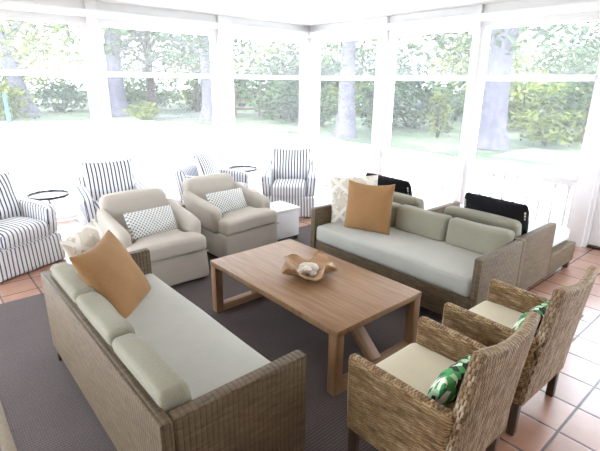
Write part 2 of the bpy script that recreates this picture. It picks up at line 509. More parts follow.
struct('trim_1', MB().box(X0, XB-.051, YA-.11, YA-.051, 2.55, 2.64, .01), MT['white'])
struct('trim_2', MB().box(XB-.11, XB-.051, Y0, YA-.12, 2.55, 2.64, .01), MT['white'])

FR = .022
def window(i, a, b, axis):
    L = b-a
    P = struct_empty('window_%d' % i, (a, YA, 0) if axis == 'x' else (XB, b, 0))
    if axis == 'y': P.rotation_euler = (0, 0, -PI/2)
    f = MB()
    for x in ((0, FR), (L-FR, L)): f.box(x[0], x[1], .0, .05, .02, WT, .005)
    f.box(FR, L-FR, .0, .05, WT-.04, WT, .005); f.box(FR, L-FR, .0, .05, .02, .07, .005)
    f.build('window_frame', MT['white'], P)
    MB().box(FR, L-FR, -.02, .05, 1.845, 1.915, .008).build('window_crossrail', MT['white'], P)
    sy_ = .012 if axis == 'x' else .10
    MB().box(FR, L-FR, sy_, sy_+.004, .07, 1.845, 0).build('insect_screen', MT['screen'], P)
    MB().box(FR, L-FR, sy_, sy_+.004, 1.915, WT-.04, 0).build('insect_screen', MT['screen2'], P)
    return P
n = 1
for a, b in baysA: window(n, a, b, 'x'); n += 1
for k, (a, b) in enumerate(baysB):
    if k == 3: continue
    window(n, a, b, 'y'); n += 1
# screen door between the right-hand posts
a, b = baysB[3]; L = b-a
P = struct_empty('door_1', (XB, b, 0)); P.rotation_euler = (0, 0, -PI/2)
f = MB()
for x in ((0.005, .1), (L-.1, L-.005)): f.box(x[0], x[1], .05, .1, .03, WT-.01, .006)
for z in ((.03, .16), (.72, .84), (1.83, 1.92), (WT-.11, WT-.01)): f.box(.1, L-.1, .05, .1, z[0], z[1], .006)
f.build('door_frame', MT['white'], P)
f = MB().box(.1, L-.1, .065, .085, .16, .72, .003); f.build('kick_panel', MT['white'], P)
MB().box(.1, L-.1, .073, .077, .84, WT-.11, 0).build('insect_screen', MT['screen'], P)
hd = MB().tube([(L-.05, .05, 1.0), (L-.05, .0, 1.0), (L-.05, .0, 1.16), (L-.05, .05, 1.16)], .009, 8)
hd.build('door_handle', MT['metal'], P)
struct('baseboard_right', MB().box(XB+.02, XB+.2, .46, 1.51, 0, .025, .004), MT['wood_dark'])

def railing(a, b, axis, label):
    L = b-a
    P = thing('porch_railing', label, 'railing', (a, YA+.12, 0) if axis == 'x' else (XB+.03, b, 0), 0 if axis == 'x' else -PI/2, 'white porch railings under the windows')
    MB().box(.0, L, -.05, .05, RT-.04, RT, .01).box(.0, L, -.02, .02, RT-.10, RT-.04, .004).build('top_rail', MT['white'], P)
    MB().box(0, L, -.02, .02, .07, .13, .006).build('bottom_rail', MT['white'], P)
    m = max(3, round(L/.148)); first = None
    for q in range(m):
        x = L*(q+.5)/m
        if first is None:
            bm = MB().lathe([(.014, .13), (.016, .2), (.02, .36), (.016, .5), (.014, .56), (.02, .58), (.014, .6), (.022, .64), (.034, RT-.10)], 8)
            first = bm.build('baluster', MT['white'], P, (x, 0, 0))
        else:
            c = first.copy(); C.objects.link(c); c.location = (x, 0, 0)
railing(-.2, 1.95, 'x', 'white porch railing under the leftmost window, behind the striped chair at the left edge')
railing(2.14, 3.84, 'x', 'white porch railing under the back window with the forked tree, second from the left')
railing(4.12, 5.70, 'x', 'white porch railing under the narrow back window beside the corner post')
railing(4.82, 6.30, 'y', 'white porch railing on the right-hand side nearest the corner post')
railing(3.24, 4.60, 'y', 'white porch railing on the right-hand side under the middle window')
railing(1.74, 3.12, 'y', 'white porch railing behind the nearer chaise, ending at the thick right post')

# floor bolt at the post
t = thing('floor_bolt', 'small dark door bolt on the floor by the thick white right post', 'bolt', (XB-.08, 1.62, 0))
MB().box(-.02, .02, -.015, .015, 0, .03, .004).build('bolt_case', MT['metal'], t)
MB().tube([(0, 0, .03), (0, 0, .055)], .008, 8).build('bolt_pin', MT['metal'], t)

# rug
RZ = .006
t = thing('area_rug', 'large dark grey woven rug with tan binding under the seating group', 'rug', (0, 0, 0))
MB().box(.12, 3.86, .94, 4.19, 0, RZ, .001).build('rug_field', MT['rug'], t)
for x in (.06, 3.86): MB().box(x, x+.06, .94, 4.19, 0, RZ+.002, .001).build('rug_binding', MT['binding'], t)

# ------------------------------------------------------------------ coffee table
x0, x1, y0, y1, th = 1.635, 2.461, 1.547, 2.961, .448
cx, cy = (x0+x1)/2, (y0+y1)/2
t = thing('coffee_table', 'long low oak coffee table with square frame legs in the middle of the rug', 'coffee table', (cx, cy, RZ))
W2, L2 = (x1-x0)/2, (y1-y0)/2; H = th-RZ
MB().box(-W2, W2, -L2, L2, H-.042, H, .005).build('tabletop', MT['wood'], t)
for sx in (-1, 1):
    for sy in (-1, 1):
        MB().box(*sorted((sx*W2*.995, sx*(W2-.068))), *sorted((sy*L2*.997, sy*(L2-.068))), 0, H-.042, .004).build('leg', MT['wood'], t)
for sy in (-1, 1):
    MB().box(-(W2-.068), W2-.068, *sorted((sy*L2*.997, sy*(L2-.068))), 0, .06, .004).build('bottom_rail', MT['wood_x'], t)
    # sloping brace from the middle of the bottom rail up under the top
    a = Vector((0, sy*(L2-.04), .06)); b_ = Vector((0, sy*(L2-.40), H-.045))
    d = (b_-a); ang = math.atan2(d.z, abs(d.y))
    m = MB().rbox((0, 0, 0), (.10, d.length, .035), .004, 1, M=Matrix.Translation((a+b_)/2) @ Matrix.Rotation(-sy*ang, 4, 'X'))
    m.build('brace', MT['wood'], t)
MB().box(-.05, .05, -(L2-.34), L2-.34, H-.075, H-.042, .004).build('top_rail', MT['wood'], t)

# carved bowl
bc = (2.045, 2.245, th)
r = random.Random(3)
N_, K_ = 40, 9
V = []; F = []
def lobes(a): return 1+.13*math.cos(5*a+.5)+.07*math.cos(3*a+2)+.05*math.cos(9*a)
def bz(a, f): return .012+(.075+.026*math.cos(4*a+.6)+.016*math.cos(7*a))*f**1.8
for layer in (0, 1):
    for j in range(K_+1):
        f = j/K_
        for i in range(N_):
            a = 2*PI*i/N_; rr = .015+(.178*f)*(1+(lobes(a)-1)*f)
            z = bz(a, f) if layer else bz(a, f)-.018*(1-.4*f)
            if layer == 0: rr += .006*(1-f*.5)
            z += .004*math.sin(13*a+7*f)*f
            if layer == 0 and f < .3: z = 0
            V.append((rr*math.cos(a), rr*math.sin(a), z))
R_ = (K_+1)*N_
for layer in (0, 1):
    for j in range(K_):
        for i in range(N_):
            i2 = (i+1) % N_
            q = [layer*R_+j*N_+i, layer*R_+j*N_+i2, layer*R_+(j+1)*N_+i2, layer*R_+(j+1)*N_+i]
            if layer == 0: q.reverse()
            F.append(tuple(q))
for i in range(N_):
    i2 = (i+1) % N_; F.append((K_*N_+i2, K_*N_+i, R_+K_*N_+i, R_+K_*N_+i2)[::-1])
F.append(tuple(range(N_))); F.append(tuple(R_+i for i in reversed(range(N_))))
b = MB().add(V, F).build('wooden_bowl', MT['bowl'], None, bc, (0, 0, .4), angle=70)
tag(b, 'jagged free-form carved wooden bowl standing on the coffee table', 'bowl')
sh = None
spots = [(-.055, .01, .034, 0), (0, -.035, .034, .8), (.05, .01, .034, 1.9), (0, .045, .034, 2.6), (-.03, -.02, .062, .3), (.028, -.012, .064, 1.2), (.0, .03, .064, 2.2)]
for k, (x, y, z, a) in enumerate(spots):
    if sh is None:
        m = MB(); V = []; F = []
        nu, nv = 10, 14
        for i in range(nu+1):
            for j in range(nv):
                u = PI*i/nu; v = 2*PI*j/nv
                rr = 1+.12*math.cos(7*v)*math.sin(u)
                V.append((.050*math.cos(u), .036*rr*math.sin(u)*math.cos(v)*(1-.25*math.cos(u)), .024*rr*math.sin(u)*math.sin(v)))
        for i in range(nu):
            for j in range(nv):
                F.append((i*nv+j, i*nv+(j+1) % nv, (i+1)*nv+(j+1) % nv, (i+1)*nv+j)[::-1])
        sh = MB().add(V, F).build('shell', MT['shell'], angle=60)
        o = sh
    else:
        o = sh.copy(); C.objects.link(o)
    o.location = (bc[0]+x, bc[1]+y, bc[2]+z); o.rotation_euler = (.2*math.sin(k*2), .2*math.cos(k*3), a)
    tag(o, 'white ribbed shell heaped in the carved wooden bowl', 'shell', 'white shells in the wooden bowl')

# ------------------------------------------------------------------ wicker sofas (local: back at -x, length along y)
SH = .635
def sofa(label, loc, rz):
    L = 1.77; D = .70; l2 = L/2; d2 = D/2
    t = thing('wicker_sofa', label, 'sofa', loc, rz, 'low wicker sofas facing each other across the coffee table')
    MB().box(-d2, -d2+.055, -l2+.0001, l2-.0001, .095, SH, .012).build('back_panel', MT['wicker'], t)
    for s in (-1, 1):
        MB().box(-d2+.055, d2, *sorted((s*l2, s*(l2-.065))), .095, SH, .014).build('arm_panel', MT['wicker'], t)
    MB().box(d2-.06, d2-.012, -l2+.065, l2-.065, .095, .31, .008).build('front_panel', MT['wicker'], t)
    MB().box(-d2+.055, d2-.06, -l2+.065, l2-.065, .24, .305, .004).build('seat_deck', MT['wicker'], t)
    for sx in (-1, 1):
        for sy in (-1, 1):
            MB().box(*sorted((sx*(d2-.01), sx*(d2-.06))), *sorted((sy*(l2-.01), sy*(l2-.06))), 0, .097, .004).build('foot', MT['wood_dark'], t)
    w_ = L-.14
    def crown(x, y, z):
        f = max(0, 1-(y/(w_/2))**4)*max(0, 1-((x-.03)/.34)**4)
        return (x, y, z+(.018*f + .004*math.sin(7*y+3*x) if z > .40 else 0))
    MB().rbox((.03, 0, .388), (D-.068, w_, .156), .035, 3, (6, 14, 1), deform=crown).build('seat_cushion', MT['seat_sage'], t)
    sc_ = t.children[-1] if False else [c for c in t.children if c.name.startswith('seat_cushion')][0]
    px = []
    for q in range(25):
        y = (-.5+q/24)*(w_-.05); p = crown(.03+(D-.068)/2-.010, y, .466); px.append((p[0]-.002, p[1], .388+.156/2-.010+(p[2]-.466)*.3))
    MB().tube(px, .005, 6).build('piping', MT['seat_sage'], sc_)
    for k in range(3):
        yc = (k-1)*(w_/3)
        def bulge(x, y, z, yc=yc):
            fy = max(0, 1-((y-yc)/.28)**4); fz = max(0, 1-((z-.585)/.15)**4)
            x2 = x+(.016*fy*fz if x > -.2 else 0) - .14*(z-.46) + .004*math.sin(17*(y-yc)+9*z)*(x > -.2)
            z2 = z + (.006*fy - .005*math.sin(11*(y-yc)+k) if z > .6 else 0)
            return (x2, y, z2)
        MB().rbox((-.222, yc, .58), (.118, w_/3-.006, .225), .036, 3, (2, 10, 4), deform=bulge).build('back_cushion', MT['sage'], t)
    return t
s1 = sofa('low wicker sofa in the left foreground, seen from behind its back', (.825, 2.17, RZ), 0)
s2 = dup(s1, (3.19, 2.22, RZ), PI, 'low wicker sofa on the far side of the coffee table, facing the camera')

# chaise longues backed against the far sofa (local: back at -x, foot at +x, width along y)
def chaise(label, loc):
    W = .84; w2 = W/2
    t = thing('wicker_chaise', label, 'chaise', loc, 0, 'wicker chaises back to back with the far sofa')
    MB().box(0, .055, -w2, w2, .07, .60, .012).build('back_panel', MT['wicker'], t)
    for s in (-1, 1):
        def slope(x, y, z): return (x, y, z)
        MB().box(.055, .76, *sorted((s*w2, s*(w2-.06))), .07, .60, .012).build('arm_panel', MT['wicker'], t)
    MB().box(.055, 1.38, -w2+.06, w2-.06, .07, .27, .008).build('seat_base', MT['wicker'], t)
    for s in (-1, 1): MB().box(.76, 1.40, *sorted((s*w2, s*(w2-.06))), .07, .27, .008).build('side_rail', MT['wicker'], t)
    MB().rbox((.74, 0, .335), (1.34, W-.14, .13), .035, 3, (10, 5, 1)).build('seat_cushion', MT['canvas'], t)
    def lean(x, y, z): return (x-.2*(z-.4), y, z+(.012*(1-(y/.36)**2) if z > .55 else 0))
    MB().rbox((.19, 0, .555), (.15, W-.15, .31), .05, 3, (2, 6, 3), deform=lean).build('back_cushion', MT['sage'], t)
    for x in (.03, 1.33):
        for s in (-1, 1):
            MB().box(x-.025, x+.035, *sorted((s*(w2-.01), s*(w2-.06))), 0, .072, .004).build('foot', MT['wood_dark'], t)
    return t
c1 = chaise('wicker chaise on the right nearer the camera, its grey side and white footend showing', (3.60, 1.83, 0))
c2 = dup(c1, (3.60, 2.80, 0), 0, 'wicker chaise farther from the camera, almost hidden behind the far sofa')

# ------------------------------------------------------------------ throw pillows
def pillow(name, label, mat, c, w, h, th_, face, lean, roll=0, cat='pillow', group=None, pinch=.06, seed=0, slump=0.0, extra=None, rc=0):
    """face = direction the front looks to (deg), lean = back tilt (deg)"""
    M = Matrix.Rotation(math.radians(face+90), 4, 'Z') @ Matrix.Rotation(-math.radians(lean), 4, 'X') @ Matrix.Rotation(-math.radians(roll), 4, 'Y')
    mb = MB().pillow(w, h, th_, pinch, 18, seed, slump=slump, rc=rc)
    if extra is None:
        o = mb.build(name, mat, None, c, M.to_euler(), angle=75, weld=True)
        return tag(o, label, cat, group)
    t = thing(name, label, cat, c, 0, group); t.rotation_euler = M.to_euler()
    mb.build('cover', mat, t, angle=75, weld=True)
    extra(t)
    return t
pillow('throw_pillow', 'tan velvet square pillow on the left foreground sofa', MT['velvet'], (.80, 2.63, .665), .50, .50, .17, -42, 30, 0, seed=1, slump=.02)
pillow('throw_pillow', 'white textured square pillow behind the tan one on the left foreground sofa', MT['macrame'], (.77, 2.88, .695), .46, .46, .13, -40, 22, 0, seed=2)
pillow('throw_pillow', 'tan velvet square pillow on the far sofa', MT['velvet'], (3.13, 2.62, .705), .47, .47, .16, 195, 12, 2, seed=3, slump=.02)
pillow('throw_pillow', 'cream tufted pillow with raised diamond bands in the far sofa corner', MT['macrame'], (3.24, 2.90, .70), .48, .48, .13, 222, 20, 4, seed=4)
def tassels(t):
    for s in (-1, 1):
        for z in (-.12, -.04, .04, .12):
            MB().lathe([(.004, .01), (.009, 0), (.007, -.008), (.010, -.028)], 8).build('tassel', MT['black'], t, (s*.278, 0, z), angle=60)
        for z in (.06, .09, .12):
            MB().lathe([(.003, .008), (.008, 0), (.008, -.010), (.004, -.016)], 8).build('bead', MT['shell'], t, (s*.262, .028, z), angle=60)
for yy, lab in ((1.775, 'black lumbar pillow with fringed ends on the nearer chaise'), (2.98, 'black lumbar pillow with fringed ends on the farther chaise')):
    pillow('lumbar_pillow', lab, MT['black'], (3.885, yy, .68), .59, .40, .15, 5, 24, 3, extra=tassels, rc=.10, slump=.02, group='black pillows on the chaises', seed=int(yy*10), pinch=.03)

# ------------------------------------------------------------------ rattan armchairs (front = +y)
def rattan_chair(label, loc, rz):
    t = thing('rattan_armchair', label, 'armchair', loc, rz, 'honey rattan armchairs at the near end of the table')
    hw = .29; fy = .26; zb = .185; az = .60; bz_ = .88
    def by(z): return -.235 - .075*max(0, (z-.18)/.70)**1.2
    def hwz(z): return .285-.040*max(0, (z-.2)/.68)
    # back shell, gently hollow, top edge dipping in the middle
    def bshape(x, y, z):
        f = (z-zb)/(bz_-zb); q = x/hw
        yy = by(z)+(y) - .03*(1-q*q)*f
        zz = z - .028*(1-q*q)*max(0, f)**4
        return (x*hwz(z)/.285, yy, zz)
    b = MB().rbox((0, 0, (zb+bz_)/2), (.57, .055, bz_-zb), .022, 3, (10, 1, 12), deform=bshape)
    b.build('backrest', MT['rattan_back'], t, angle=60)
    def ashape(s):
        def fn(x, y, z):
            f = (y+.25)/(fy+.25)
            fl = .012*max(0, (z-.3)/.3)
            zz = z - (.012*(1-f) if z > .5 else 0)
            yy = y
            if y < -.15: yy = y + (by(z)+.235)*((-.15-y)/.1)
            return (x+s*fl*f, yy, zz)
        return fn
    for s in (-1, 1):
        MB().rbox((s*(hw-.0275), .012, (zb+az)/2), (.055, .50, az-zb), .022, 3, (1, 10, 8), deform=ashape(s)).build('arm_panel', MT['rattan'], t, angle=60)
    MB().box(-hw+.055, hw-.055, fy-.055, fy-.012, zb+.01, .385, .008).build('front_panel', MT['rattan'], t)
    MB().box(-hw+.055, hw-.055, -.21, fy-.055, .33, .38, .006).build('seat_deck', MT['rattan'], t)
    def crown(x, y, z): return (x, y, z+(.016*max(0, 1-(x/.24)**4)*max(0, 1-(y/.24)**4) if z > .42 else 0))
    MB().rbox((0, .025, .425), (.465, .475, .085), .03, 3, (5, 5, 1), deform=crown).build('seat_cushion', MT['cream'], t)
    for sx in (-1, 1):
        for sy in (-1, 1):
            y = fy-.035 if sy > 0 else -.225
            z = 0 if sy > 0 else -loc[2]
            MB().box(sx*.262-.021, sx*.262+.021, y-.021, y+.021, z, .2, .003).build('leg', MT['wood_dark'], t)
    # braided edge along the top of the back
    path = []
    for k in range(15):
        q = -1+2*k/14; p = bshape(q*.265, 0, bz_); path.append((p[0], p[1], p[2]-.012))
    MB().rope(path, .013, .0115, .06, 3).build('braided_edge', MT['rattan_rim'], t, angle=80)
    for s in (-1, 1):
        path = [(s*(hw-.0275), .235, az-.012), (s*(hw-.0275)+s*.012, .25, az-.03), (s*(hw-.027)+s*.01, .256, .4), (s*(hw-.0275), .256, zb+.02)]
        MB().tube(path, .013, 8).build('edge_binding', MT['rattan_rim'], t, angle=60)
    return t
r1 = rattan_chair('rattan armchair nearest the camera, at the bottom edge of the photo', (1.645, .94, RZ), 0)
r2 = dup(r1, (2.425, .945, RZ), math.radians(-1), 'rattan armchair second from the camera, standing towards the right edge')
r2.scale = (.95, .97, 1.0)
for (x, lab) in ((1.645, 'green leaf print lumbar pillow in the nearest rattan armchair'), (2.425, 'green leaf print lumbar pillow in the rattan armchair farther right')):
    pillow('lumbar_pillow', lab, MT['leafprint'], (x-.01, .805, .555), .38, .21, .12, 90, 24, 0, seed=int(x*9), group='green leaf print pillows')

# ------------------------------------------------------------------ oatmeal club armchairs (front = -y)
def club_chair(label, loc, rz):
    t = thing('club_armchair', label, 'armchair', loc, rz, 'oatmeal linen club armchairs')
    hw, d2 = .37, .41
    def skirt(x, y, z):
        f = 1+.03*max(0, (.26-z)/.26); return (x*f, y*f, z)
    MB().rbox((0, 0, .155), (2*hw-.02, 2*d2-.02, .27), .03, 2, (8, 8, 3), deform=skirt).build('skirt', MT['linen'], t)
    wl = MB(); wl.tube([(-hw+.0, -d2+.006, .285), (hw, -d2+.006, .285)], .006, 6); wl.build('welt', MT['linen'], t)
    def back(x, y, z):
        q = x/.34; f = (z-.25)/.55
        zz = z - .015 + .02*(1-q*q)*max(0, min(1, (z-.45)/.2))
        if z > .6: zz -= .012*abs(q)**5
        return (x*(1-.05*f*f), y+.14*f-.03*q*q*f*-1, zz)
    MB().rbox((0, .27, .505), (.67, .17, .51), .06, 4, (8, 2, 8), deform=back).build('backrest', MT['linen'], t, angle=70)
    for s in (-1, 1):
        def arm(x, y, z, s=s):
            f = (y+.26)/.60                        # 0 at the front, 1 at the back
            top = max(0, (z-.30)/.30)
            dz = (.085*f*f)*top
            roll = s*.022*math.sin(min(1, top)*PI/2)
            nose = -.05*max(0, 1-f*3.0)**2*top     # the arm drops softly at its front
            return (x+roll, y+.10*max(0, f)*top*.5, z+dz+nose)
        MB().rbox((s*.315, .03, .425), (.115, .60, .31), .053, 4, (2, 10, 4), deform=arm).build('arm', MT['linen'], t, angle=70)
    # T-shaped seat cushion that passes in front of the arms
    def seat(x, y, z):
        f = max(0, 1-(x/.36)**4)*max(0, 1-(y/.5)**4)
        wide = 1 if y < -.26 else (.245/.355 if y > -.2 else 1-(1-.245/.355)*((y+.26)/.06))
        return (x*wide, y, z+(.02*f if z > .36 else 0))
    MB().rbox((0, -.10, .36), (.71, .64, .15), .045, 4, (8, 16, 2), deform=seat).build('seat_cushion', MT['linen'], t, angle=70)
    for sx in (-1, 1):
        for sy in (-1, 1):
            MB().box(sx*.3-.025, sx*.3+.025, sy*.34-.025, sy*.34+.025, 0, .03, .004).build('foot', MT['wood_dark'], t)
    return t
g1 = club_chair('oatmeal club armchair on the left, between the left sofa and the coffee table', (1.585, 3.945, RZ), math.radians(-1))
g2 = dup(g1, (2.59, 4.17, RZ), math.radians(4), 'oatmeal club armchair on the right, beside the white cube table')
pillow('lumbar_pillow', 'blue-grey lattice lumbar pillow on the left oatmeal armchair', MT['lattice'], (1.575, 3.90, .555), .50, .25, .12, -78, 28, -2, group='lattice lumbar pillows', seed=5, pinch=.03)
pillow('lumbar_pillow', 'blue-grey lattice lumbar pillow on the right oatmeal armchair', MT['lattice'], (2.52, 4.10, .555), .50, .25, .12, -80, 28, -2, group='lattice lumbar pillows', seed=6, pinch=.03)

# ------------------------------------------------------------------ striped slipcover armchairs (front = -y)
def striped_chair(label, loc, rz):
    t = thing('striped_armchair', label, 'armchair', loc, rz, 'striped slipcovered armchairs by the windows')
    hw, d2 = .36, .39
    def skirt(x, y, z):
        g = max(0, (.28-z)/.28); f = 1+.04*g
        w_ = .006*g*math.sin(22*x+3*y)
        return (x*f, y*f+w_, z)
    MB().rbox((0, 0, .15), (2*hw, 2*d2, .29), .03, 2, (14, 14, 3), deform=skirt).build('skirt', MT['stripe'], t)
    def back(x, y, z):
        f = (z-.25)/.5
        return (x*(1+.02*f), y+.10*f, z+(.02*(1-(x/.35)**2) if z > .6 else 0))
    MB().rbox((0, .30, .475), (.68, .15, .43), .06, 3, (6, 2, 6), deform=back).build('backrest', MT['stripe'], t, angle=70)
    for s in (-1, 1):
        def arm(x, y, z, s=s):
            top = max(0, (z-.3)/.3); f = (y+.36)/.66
            return (x+s*.02*top, y, z+.03*f*top-.02*top*max(0, 1-4*f))
        MB().rbox((s*.305, -.03, .44), (.11, .66, .31), .045, 3, (2, 8, 4), deform=arm).build('arm', MT['stripe'], t, angle=70)
    def seat(x, y, z): return (x, y, z+(.03*max(0, 1-(x/.26)**4)*max(0, 1-((y+.1)/.32)**4) if z > .38 else 0))
    MB().rbox((0, -.10, .365), (.50, .60, .15), .045, 3, (6, 6, 2), deform=seat).build('seat_cushion', MT['stripe'], t, angle=70)
    MB().tube([(-.24, -.402, .30), (.24, -.402, .30)], .006, 6).build('welt', MT['stripe'], t)
    return t
R = math.radians
SC = [((.54, 5.16, 0), 24, 'striped slipcovered armchair at the left edge of the photo, beside the leftmost round table'),
      ((1.73, 5.36, 0), -8, 'striped slipcovered armchair behind the left oatmeal club armchair'),
      ((3.10, 5.34, 0), 36, 'striped slipcovered armchair turned sideways behind the right oatmeal armchair'),
      ((4.10, 4.93, 0), -44, 'striped slipcovered armchair standing alone beyond the white cube table')]
PL = ['wide striped square pillow on the armchair at the left edge', 'wide striped square pillow on the armchair behind the left oatmeal chair',
      'wide striped square pillow on the sideways striped armchair', 'wide striped square pillow on the armchair beyond the white cube']
ch0 = None
for k, (loc, a, lab) in enumerate(SC):
    if ch0 is None: ch0 = striped_chair(lab, loc, R(a))
    else: dup(ch0, loc, R(a), lab)
    v = Vector((0, .10, 0)); v.rotate(Euler((0, 0, R(a))))
    pillow('striped_pillow', PL[k], MT['stripe_wide'], (loc[0]+v.x, loc[1]+v.y, .66), .56, .48, .15, a-90, 17, 0, group='wide striped pillows', seed=20+k, pinch=.07)

# ------------------------------------------------------------------ small tables
def round_table(label, loc):
    t = thing('side_table', label, 'side table', loc, 0, 'round tray side tables between striped chairs')
    MB().lathe([(0.001, .555), (.205, .555), (.205, .562), (.001, .562)], 40).build('tray', MT['tray'], t)
    MB().lathe([(.205, .553), (.210, .553), (.210, .582), (.205, .582), (.205, .553)], 40).build('rim', MT['metal'], t)
    MB().tube([(0, 0, .015), (0, 0, .555)], .014, 12).build('stem', MT['white'], t)
    MB().lathe([(.001, 0), (.15, 0), (.15, .008), (.03, .02), (.001, .02)], 32).build('base', MT['white'], t)
    return t
ta = round_table('round metal tray table between the two left striped armchairs', (1.08, 5.55, 0))
dup(ta, (3.70, 5.55, 0), 0, 'round metal tray table between the sideways and the lone striped armchair')
t = thing('cube_table', 'white cube side table beside the right oatmeal armchair', 'side table', (3.18, 4.05, 0))
MB().box(-.18, .18, -.18, .18, .05, .37, .012).build('body', MT['white'], t)
MB().box(-.19, .19, -.19, .19, .37, .40, .008).build('top', MT['white'], t)
for sx in (-1, 1):
    for sy in (-1, 1): MB().box(sx*.15-.02, sx*.15+.02, sy*.15-.02, sy*.15+.02, 0, .052, .003).build('foot', MT['wood_dark'], t)
t = thing('box_table', 'small wooden side table between the two oatmeal armchairs', 'side table', (2.05, 4.60, 0))
MB().box(-.14, .14, -.16, .16, .47, .50, .005).build('top', MT['wood_x'], t)
for s in (-1, 1): MB().box(*sorted((s*.135, s*.11)), -.155, .155, 0, .47, .004).build('side_panel', MT['wood'], t)
MB().box(-.11, .11, -.15, .14, .33, .35, .003).build('shelf', MT['wood_dark'], t)
MB().box(-.11, .11, .14, .155, .05, .47, .003).build('back_panel', MT['wood_dark'], t)

# ------------------------------------------------------------------ garden
GZ = -.4
def ground_mat():
    m, nt, bs = new_mat('mown_lawn'); bs.inputs['Roughness'].default_value = .95
    tc = nd(nt, 'ShaderNodeTexCoord')
    f = noise(nt, tc.outputs['Object'], .35, 4, .6)
    nt.links.new(ramp(nt, f, [(.42, srgb(92, 100, 78)), (.5, srgb(66, 80, 56)), (.62, srgb(48, 62, 42))]), bs.inputs['Base Color'])  # dappled shade on the grass is painted into these tones
    return m
g = MB(); g.add([(-60, -60, GZ), (110, -60, GZ), (110, 110, GZ), (-60, 110, GZ)], [(0, 1, 2, 3)])
o = g.build('lawn', ground_mat()); o['kind'] = 'structure'
g = MB().box(X0-.2, XB+.9, Y0-.2, YA+.9, GZ, -.2, .02); struct('porch_plinth', g, MT['plaster'])
gm = plain('sunlit_ground', srgb(214, 212, 206), .9, .06, 3)  # glare of sunlit ground, painted in as a pale colour
for nm, v in (('sunlit_yard', [(-30, 6.5), (13.0, 6.5), (13.0, 17), (10.5, 27), (4, 29), (-30, 29)]), ('sunlit_strip', [(6.3, -30), (12.6, -30), (12.6, 6.5), (6.3, 6.5)])):
    g = MB(); nv = len(v); g.add([(x, y, GZ+.015) for x, y in v]+[(x, y, GZ-.05) for x, y in v], [tuple(range(nv))]+[(i, i+nv, (i+1) % nv+nv, (i+1) % nv) for i in range(nv)])
    o = g.build(nm, gm); o['kind'] = 'structure'
pm = plain('grey_paving', srgb(104, 116, 132), .85, .1, .8)
g = MB().box(14.2, 17.2, -12, 6.9, GZ-.02, GZ+.02, .01); o = g.build('garden_path', pm); o['kind'] = 'structure'

def leaves(n, rx, ry, rz, size, seed, clump=22, spread=.28):
    r = random.Random(seed); m = MB(); V = []; F = []
    while len(F) < n:
        while True:
            p = Vector((r.uniform(-1, 1), r.uniform(-1, 1), r.uniform(-1, 1)))
            if .25 < p.length < 1: break
        cs = r.uniform(.6, 1.3)*spread
        for _ in range(clump):
            q = p + Vector((r.gauss(0, cs), r.gauss(0, cs), r.gauss(0, cs*.6)))
            c = Vector((q.x*rx, q.y*ry, q.z*rz))
            e = Euler((r.uniform(-1, 1), r.uniform(-1, 1), r.uniform(0, 6.3))).to_matrix()
            s_ = size*r.uniform(.6, 1.3)
            i = len(V)
            V += [c+e @ Vector((0, -s_, 0)), c+e @ Vector((s_*.45, 0, s_*.12)), c+e @ Vector((0, s_, 0)), c+e @ Vector((-s_*.45, 0, s_*.12))]
            F.append((i, i+1, i+2, i+3))
    return m.add(V, F)
def trunk(h, r0, r1, seed, lean=(0, 0), flare=1.5, branches=4):
    r = random.Random(seed); m = MB()
    pts = []; rad = []
    for k in range(9):
        f = k/8
        pts.append((lean[0]*f+r.uniform(-.04, .04)*h*.15, lean[1]*f+r.uniform(-.04, .04)*h*.15, h*f))
        rad.append((r0+(r1-r0)*f)*(1+(flare-1)*max(0, 1-f*7)))
    m.tube(pts, rad, 12)
    for k in range(branches):
        a = r.uniform(0, 6.3); st = Vector(pts[5+k % 3]); L_ = h*r.uniform(.3, .5)
        e = st+Vector((math.cos(a)*L_, math.sin(a)*L_, L_*.7))
        m.tube([st, st.lerp(e, .5)+Vector((0, 0, L_*.08)), e], [r1*.7, r1*.5, r1*.2], 7)
    return m
def tree(label, x, y, h, r0, crown, leafm, barkm, seed, n=2600, size=.2, zc=None, lean=(0, 0), flare=1.5, group=None, crown_off=(0, 0)):
    t = thing('tree', label, 'tree', (x, y, GZ), 0, group)
    trunk(h, r0, r0*.6, seed, lean, flare).build('trunk', barkm, t, angle=60)
    leaves(n, *crown, size, seed).build('foliage', leafm, t, (lean[0]+crown_off[0], lean[1]+crown_off[1], zc or h))
    return t
def shrub(label, x, y, rx, ry, rz, leafm, seed, n=900, size=.13, group=None):
    t = thing('shrub', label, 'shrub', (x, y, GZ), 0, group)
    m = MB(); r = random.Random(seed)
    for k in range(5):
        a = r.uniform(0, 6.3)
        m.tube([(0, 0, 0), (math.cos(a)*rx*.3, math.sin(a)*ry*.3, rz*.7), (math.cos(a)*rx*.5, math.sin(a)*ry*.5, rz*1.3)], [.05, .035, .015], 6)
    m.build('stems', MT['bark_brown'], t)
    leaves(n, rx, ry, rz, size, seed, spread=.22).build('foliage', leafm, t, (0, 0, rz*1.02))
    return t
